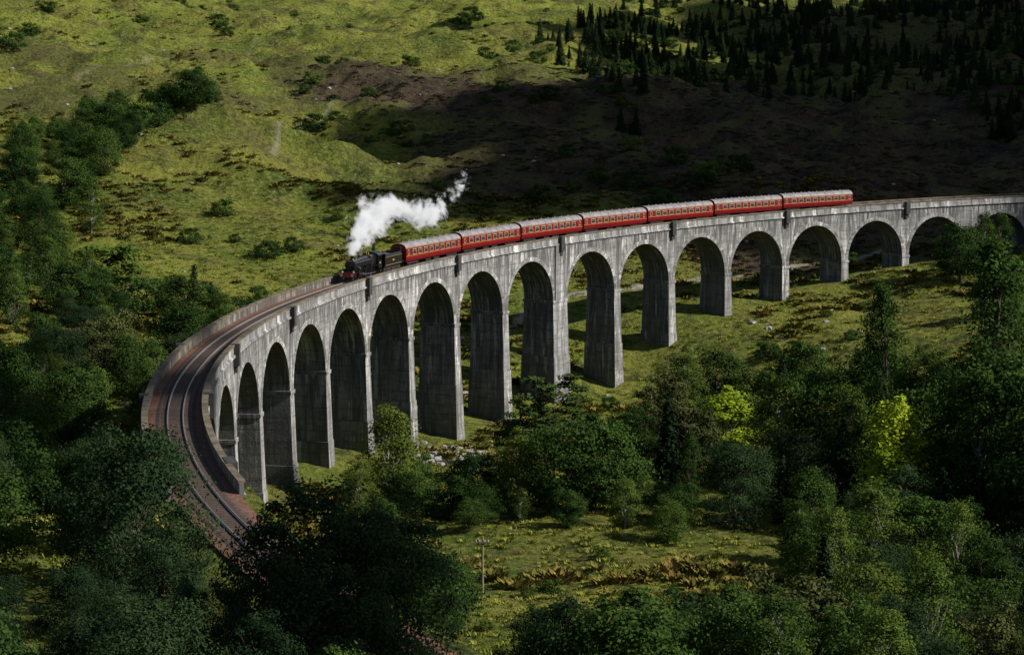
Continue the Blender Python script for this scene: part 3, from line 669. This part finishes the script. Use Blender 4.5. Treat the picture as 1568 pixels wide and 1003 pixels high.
fill(['shrub'],(-70,-30),(330,440),16,(2,4.5),7)
fill(['shrub'],(20,110),(320,430),20,(1.5,4.0),6)
fill(['oak','birch'],(85,150),(330,425),25,(7,13),6)
fill(['shrub'],(-10,30),(185,226),10,(0.8,2.0),4)
fill(['shrub','shrub','birch'],(-20,20),(262,345),18,(1.5,4),5)
# ---- scattered instanced ground cover
def scatter(name,pts3,scl,meshes):
    col=bpy.data.collections.new(name+"_plants")
    for m_ in meshes: col.objects.link(bpy.data.objects.new(m_.name,m_))
    me_=bpy.data.meshes.new(name); me_.vertices.add(len(pts3)); me_.vertices.foreach_set("co",pts3.astype(np.float32).ravel())
    a=me_.attributes.new("scl",'FLOAT','POINT'); a.data.foreach_set("value",scl.astype(np.float32))
    rot=np.zeros((len(pts3),3),np.float32); rot[:,2]=rng.uniform(0,6.28,len(pts3)); rot[:,:2]=rng.normal(size=(len(pts3),2))*0.06
    a=me_.attributes.new("rotv",'FLOAT_VECTOR','POINT'); a.data.foreach_set("vector",rot.ravel())
    o=link(bpy.data.objects.new(name,me_))
    g=bpy.data.node_groups.new(name,'GeometryNodeTree'); g.interface.new_socket("Geometry",in_out='INPUT',socket_type='NodeSocketGeometry'); g.interface.new_socket("Geometry",in_out='OUTPUT',socket_type='NodeSocketGeometry')
    N_=g.nodes.new; gi=N_("NodeGroupInput"); go=N_("NodeGroupOutput"); ip=N_("GeometryNodeInstanceOnPoints"); ci=N_("GeometryNodeCollectionInfo")
    ci.inputs[0].default_value=col; ci.inputs[1].default_value=True; ci.inputs[2].default_value=True
    na=N_("GeometryNodeInputNamedAttribute"); na.data_type='FLOAT'; na.inputs[0].default_value="scl"
    nr=N_("GeometryNodeInputNamedAttribute"); nr.data_type='FLOAT_VECTOR'; nr.inputs[0].default_value="rotv"
    L=g.links.new; L(gi.outputs[0],ip.inputs["Points"]); L(ci.outputs[0],ip.inputs["Instance"]); ip.inputs["Pick Instance"].default_value=True
    L(nr.outputs[0],ip.inputs["Rotation"]); L(na.outputs[0],ip.inputs["Scale"]); L(ip.outputs[0],go.inputs[0])
    md=o.modifiers.new("scatter",'NODES'); md.node_group=g; return o
def sample(n,y0,y1,wid=0.30,ex=30,pw=1.0):
    y=y0+(y1-y0)*rng.uniform(0,1,n)**pw; x=rng.uniform(-1,1,n)*(wid*y+ex); return x,y
def keep(x,y,f):
    s,o=so_of(x,y); k=f&~((np.abs(o)<4.2)&(s>-340)&(s<330)); x,y=x[k],y[k]; return x,y
TG=[tuft("grass_a",34,0.7,0.5,L_grass,0.06),tuft("grass_b",30,0.9,0.35,L_grass,0.07,0.9)]
TB=[tuft("bracken_a",40,0.9,0.7,L_brack,0.16,0.8),tuft("bracken_b",36,1.1,0.55,L_brack,0.15,1.0)]
THh=[tuft("heather_a",40,0.9,0.4,L_heath,0.10,0.7)]
x,y=sample(20000,150,480); x,y=keep(x,y,np.ones(len(x),bool)); scatter("rough_grass",np.stack([x,y,height(x,y)],1),rng.uniform(0.6,1.4,len(x)),TG)
x,y=sample(15000,150,520); nz_=fbm(x,y,28,3,71); x,y=keep(x,y,nz_>0.08); scatter("bracken",np.stack([x,y,height(x,y)],1),rng.uniform(0.7,1.8,len(x)),TB)
x,y=sample(20000,440,1000,0.27,20,1.3); hz_=zones(x,y); cl_=fbm(x,y*1.3,32,4,77)
x2,y2=keep(x,y,(hz_<0.5)&(cl_>0.10)); scatter("hill_grass",np.stack([x2,y2,height(x2,y2)],1),rng.uniform(0.6,1.5,len(x2)),TG+TB[:1])
x2,y2=keep(x,y,(hz_>0.5)); scatter("heather",np.stack([x2,y2,height(x2,y2)],1),rng.uniform(0.7,1.8,len(x2)),THh)
x,y=sample(9500,560,1500,0.30,20,1.0)
mask=(x>20+(y-700)*-0.12)&(fbm(x,y,110,3,81)+smooth(20,160,x)*0.5+smooth(640,800,y)*0.3>0.24)
x2,y2=keep(x,y,mask); scatter("conifer_forest",np.stack([x2,y2,height(x2,y2)],1),rng.uniform(0.3,0.8,len(x2)),CO+[SH[0]])
x,y=sample(1300,480,1300,0.29,10); m2=(fbm(x,y,50,2,91)>0.22)&(x<60)
x2,y2=keep(x,y,m2); scatter("hillside_bushes",np.stack([x2,y2,height(x2,y2)],1),rng.uniform(0.2,1.3,len(x2))**1.2,SH)
import bmesh
def rock(name):
    bm=bmesh.new(); bmesh.ops.create_icosphere(bm,subdivisions=2,radius=0.6)
    for v in bm.verts: v.co=v.co*random.uniform(0.75,1.2); v.co.z*=0.6
    me_=bpy.data.meshes.new(name); bm.to_mesh(me_); bm.free(); me_.materials.append(M_rock); return me_
RK=[rock("rock_a"),rock("rock_b")]
x,y=sample(900,230,800,0.28,10); m3=fbm(x,y,30,2,101)>0.15; x2,y2=keep(x,y,m3)
bx,by=W(-9,296); xb=rng.normal(bx,4,200); yb=rng.normal(by,8,200); x2=np.concatenate([x2,xb]); y2=np.concatenate([y2,yb])
scatter("boulders",np.stack([x2,y2,height(x2,y2)],1),rng.uniform(0.3,1.3,len(x2)),RK)
def gz(x,y): return float(height(np.array([x]),np.array([y]))[0])
pole=empty("telegraph_pole",(-3.2,222,gz(-3.2,222))); m=MB(); m.tube((0,0,-.5),(0.05,0,6.6),0.16,0.11,8,0); m.box(-0.8,0.8,-0.16,-0.10,5.9,6.05,0)
for dx in(-.65,-.28,.28,.65): m.tube((dx,-.13,6.05),(dx,-.13,6.22),0.05,0.06,6,1)
m.build("post_and_arm",[M_wood,M_white],pole)
# ---------------------------------------------------------------- sun, sky, clouds
EL=math.radians(34); AZ=math.radians(-10)   # azimuth measured from +X towards +Y
S=Vector((math.cos(EL)*math.cos(AZ),math.cos(EL)*math.sin(AZ),math.sin(EL)))
sun=bpy.data.lights.new("sun",'SUN'); sun.energy=5.0; sun.angle=math.radians(0.5); sun.color=(1,0.95,0.88)
so=link(bpy.data.objects.new("sun",sun)); so.rotation_euler=(-S).to_track_quat('-Z','Y').to_euler(); so.location=(200,100,300)
w=bpy.data.worlds.new("World"); scene.world=w; w.use_nodes=True; nt=w.node_tree; nt.nodes.clear()
sk=nt.nodes.new("ShaderNodeTexSky"); sk.sky_type='NISHITA'; sk.sun_disc=False; sk.sun_elevation=EL; sk.sun_rotation=math.pi/2-AZ
bg=nt.nodes.new("ShaderNodeBackground"); bg.inputs[1].default_value=0.055; ow=nt.nodes.new("ShaderNodeOutputWorld"); nt.links.new(sk.outputs[0],bg.inputs[0]); nt.links.new(bg.outputs[0],ow.inputs[0])
M_cloud=simple("cloud_vapour",(0.85,0.85,0.87),1.0,0,0.03,0.02)
def cloud(cx,cy,rx,ry,cz,rad,n):
    H=560.0; c=Vector((cx,cy,cz))+S*(H/S.z)
    bm=bmesh.new()
    for k in range(n):
        a=random.uniform(0,6.28); r=math.sqrt(random.random()); q_=Vector((rx*r*math.cos(a),ry*r*math.sin(a),random.uniform(-0.3,0.5)*rad)); rr=rad*random.uniform(0.5,1.2)*(1-0.35*r)
        t=bmesh.ops.create_icosphere(bm,subdivisions=2,radius=rr,matrix=Matrix.Translation(c+q_))
        for v in t['verts']: v.co+= (v.co-(c+q_))*random.uniform(-0.12,0.12)
    me_=bpy.data.meshes.new("cloud"); bm.to_mesh(me_); bm.free(); me_.materials.append(M_cloud)
    me_.polygons.foreach_set("use_smooth",np.ones(len(me_.polygons),bool)); link(bpy.data.objects.new("cloud",me_))
cloud(168,595,185,125,36,34,170)
cloud(300,880,235,215,60,60,130)
cloud(40,505,82,32,28,13,70)
cloud(-98,222,42,92,18,15,80)
cloud(84,160,48,28,10,10,60)
cloud(127,445,24,22,20,12,34)
cloud(-16,112,24,14,34,6,22)
# ---------------------------------------------------------------- camera
cam=bpy.data.cameras.new("camera"); co=link(bpy.data.objects.new("camera",cam)); scene.camera=co
cam.sensor_width=36; cam.lens=FPX/1568*36; cam.clip_start=1; cam.clip_end=12000
co.matrix_world=Matrix.Translation((0,0,CZ))@Matrix.Rotation(math.pi/2-PIT,4,'X')@Matrix.Rotation(ROLL,4,'Z')
scene.view_settings.view_transform='Standard'; scene.view_settings.look='None'; scene.view_settings.exposure=0
print("TREES",len(placed))
